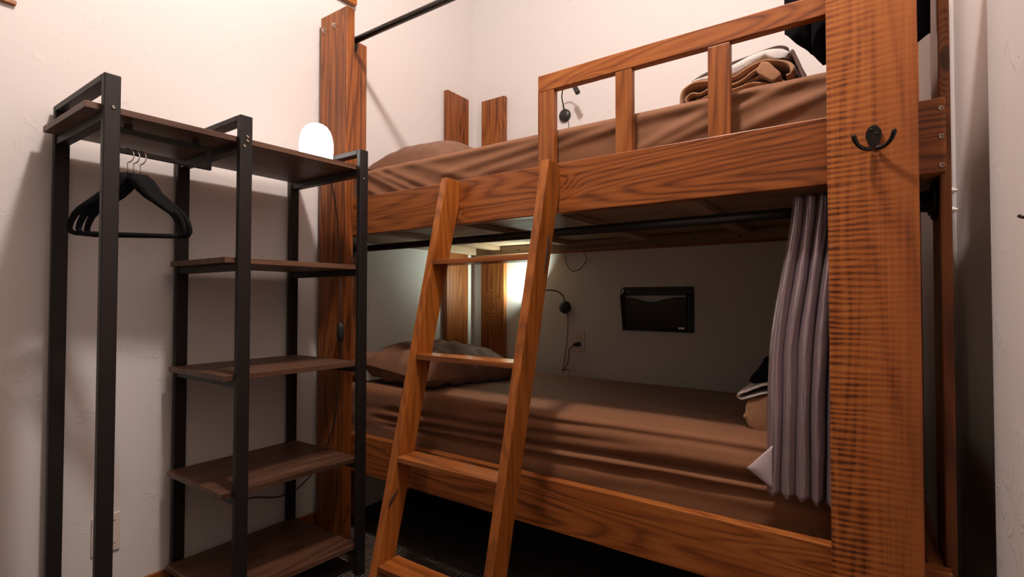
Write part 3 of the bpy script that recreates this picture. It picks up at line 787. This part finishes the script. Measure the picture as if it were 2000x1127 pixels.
so.rotation_euler = Vector((-.70, .22, .65)).to_track_quat('-Z', 'Y').to_euler()

def cord(name, label, pts, r=.0018, extra=None):
    return MB().tube(smooth(pts), r, 8).build(name, M['black'], None, label=label, cat='cord')
cord('lamp_cord', 'thin black cord running down the wall from the upper reading lamp', [(.573, -.010, 1.857), (.575, -.006, 1.82), (.576, -.006, 1.70), (.572, -.008, 1.55), (.57, -.02, 1.468)])
cord('lamp_cord', 'black cord looping below the upper bunk deck on the back wall', [(.553, -.012, 1.180), (.556, -.010, 1.160), (.563, -.010, 1.125), (.580, -.010, 1.095), (.605, -.010, 1.082), (.64, -.010, 1.092), (.665, -.010, 1.118), (.678, -.010, 1.142), (.672, -.011, 1.160), (.655, -.012, 1.180)])
cord('lamp_cord', 'thin black cord hanging from the lit lower reading lamp', [(.570, -.012, .872), (.571, -.008, .82), (.566, -.008, .74), (.556, -.010, .66), (.548, -.012, .60), (.545, -.020, .575)])
pc = thing('power_cord', 'black plugged cord drooping from the back wall outlet to the mattress', 'cord', (.57, -.02, .58))
MB().tube(smooth([(.614, -.026, .713), (.598, -.026, .702), (.584, -.020, .682), (.577, -.012, .65), (.568, -.012, .61), (.552, -.016, .585), (.556, -.03, .578), (.575, -.035, .590), (.590, -.030, .580)]), .0022, 8).build('cord', M['black'], pc)
MB().tube([(.612, -.025, .712), (.620, -.025, .715), (.632, -.020, .717), (.640, -.010, .717)], [.006, .009, .011, .011], 12).build('plug', M['black'], pc)

def outlet(name, label, box, axis, sockets, screws):
    t = thing(name, label, 'outlet' if sockets else 'wall plate', ((box[0] + box[1]) / 2, (box[2] + box[3]) / 2, box[4]))
    MB().box(*box).build('cover_plate', M['plate'], t, bevel=.003)
    cx, cz = (box[0] + box[1]) / 2, (box[4] + box[5]) / 2
    if sockets:
        MB().box(cx - .0165, cx + .0165, -.0085, -.0062, cz - .0335, cz + .0335).build('socket', M['plate'], t, bevel=.001)
        for s in (1,):
            mb = MB()
            for dx in (-.006, .006): mb.box(cx + dx - .001, cx + dx + .001, -.0089, -.0086, cz + s * .02 - .004, cz + s * .02 + .004)
            mb.lathe([(.0024, -.0086), (.0024, -.0089), (0, -.0089)], (cx, 0, cz + .008), 'Y', 10)
            mb.build('slot', M['black'], t)
    for (x, y, z) in screws:
        MB().lathe([(.0028, 0), (.0026, .001), (0, .0012)], (x, y, z), 'X', 10).build('screw', M['bolt'], t)
    return t
outlet('wall_outlet', 'ivory electrical outlet on the back wall beside the pocket', (.589, .661, -.006, 0, .677, .789), 'Y', True, [])
outlet('wall_plate', 'ivory blank cover plate low on the left wall behind the rack', (WX, WX + .006, -1.768, -1.697, .180, .294), 'X', False, [(WX + .006, -1.712, .272), (WX + .006, -1.712, .205)])
outlet('wall_plate', 'small ivory cover plate low on the left wall under the lowest shelves', (WX, WX + .006, -1.376, -1.305, .150, .225), 'X', False, [])

# mesh wall pocket
pk = thing('wall_pocket', 'black wire mesh file pocket mounted on the back wall', 'wall pocket', (1.02, 0, .795))
x0, x1, z0, z1 = .868, 1.196, .797, .998
MB().box(x0, x1, -.004, -.001, z1 - .040, z1).box(x1 - .022, x1, -.004, -.001, z0, z1 - .040).box(x0, x0 + .010, -.004, -.001, z0, z1 - .040).build('back_frame', M['black'], pk, bevel=.0008)
def front_y(z): return -.012 - .034 * min(1, (z - z0) / (z1 - z0 - .025))
def wave_z(x):
    t = (x - x0) / (x1 - x0 - .02); return z1 - .050 - .022 * math.exp(-((t - .48) / .22) ** 2)
FX1 = x1 - .024
def pf(i, j):
    x = lerp(x0, FX1, i / 23); zt = wave_z(x); z = lerp(z0 + .002, zt, j / 9)
    return (x, front_y(z), z)
MB().grid(pf, 24, 10).build('mesh_front', M['mesh'], pk, solid=.0008)
for xx in (x0, FX1):
    def ps(i, j, xx=xx):
        z = lerp(z0 + .002, z1 - .022, j / 9); d = front_y(z) if z < z1 - .05 else lerp(front_y(z1 - .05), -.004, ((z - z1 + .05) / .028) ** 2)
        return (xx, lerp(-.004, d, i / 5), z)
    MB().grid(ps, 6, 10).build('mesh_side', M['mesh'], pk, solid=.0008)
rim = [(x0, -.004, z1 - .004), (x0, -.030, z1 - .014), (x0, front_y(z1 - .05), z1 - .05)] + [(lerp(x0, FX1, k / 20), front_y(wave_z(lerp(x0, FX1, k / 20))) - .0005, wave_z(lerp(x0, FX1, k / 20))) for k in range(21)] + [(FX1, -.030, z1 - .03), (FX1, -.004, z1 - .012)]
MB().tube(smooth(rim, 3), .0022, 8).tube([(x0, -.004, z0), (x0, front_y(z0), z0), (FX1, front_y(z0), z0), (x1, -.004, z0)], .0024, 8).tube([(x0, front_y(z0), z0), (x0, front_y(z1 - .05), z1 - .05)], .0018, 8).build('wire_rim', M['black'], pk)
MB().box(x1 - .066, x1 - .040, -.0165, -.0155, z0 + .012, z0 + .019).build('name_badge', M['bolt'], pk, label='small silver badge')
for x in (x0 + .022, x1 - .020):
    MB().lathe([(.0036, -.004), (.003, -.0055), (0, -.006)], (x, 0, z1 - .024), 'Y', 10).build('screw', M['bolt'], pk)

# wooden boards high on the left wall
MB().box(WX, WX + .026, -1.20, -.852, 2.245, 2.36).build('wall_board', M['woodY'], None, bevel=.004, label='wooden board high on the left wall above the front left post', cat='board')
MB().box(WX, WX + .014, -2.30, -1.954, 1.728, 1.738).build('wall_board', M['woodY'], None, bevel=.001, label='thin wooden strip high on the left wall at the far left', cat='board')

# hook at the right edge of the picture
wh = MB(); yb = -1.410
outl = [(yb + .013 * math.sin(2 * math.pi * k / 20), 1.068 + .021 * math.cos(2 * math.pi * k / 20)) for k in range(20)]
wh.prism(outl, 'X', NX, NX - .005)
for s in (-1, 1):
    pts = []
    for k in range(10):
        t = k / 9
        pts.append((NX - .005 - .018 * t, yb + s * (.002 + .074 * min(t, .9)), 1.0515 + (.0045 * ((t - .8) / .2) if t > .8 else 0)))
    wh.tube(pts, .0024, 8)
wh.build('wall_hook', M['bronze'], None, bevel=.0008, label='dark double coat hook on the right wall at the picture edge', cat='hook')
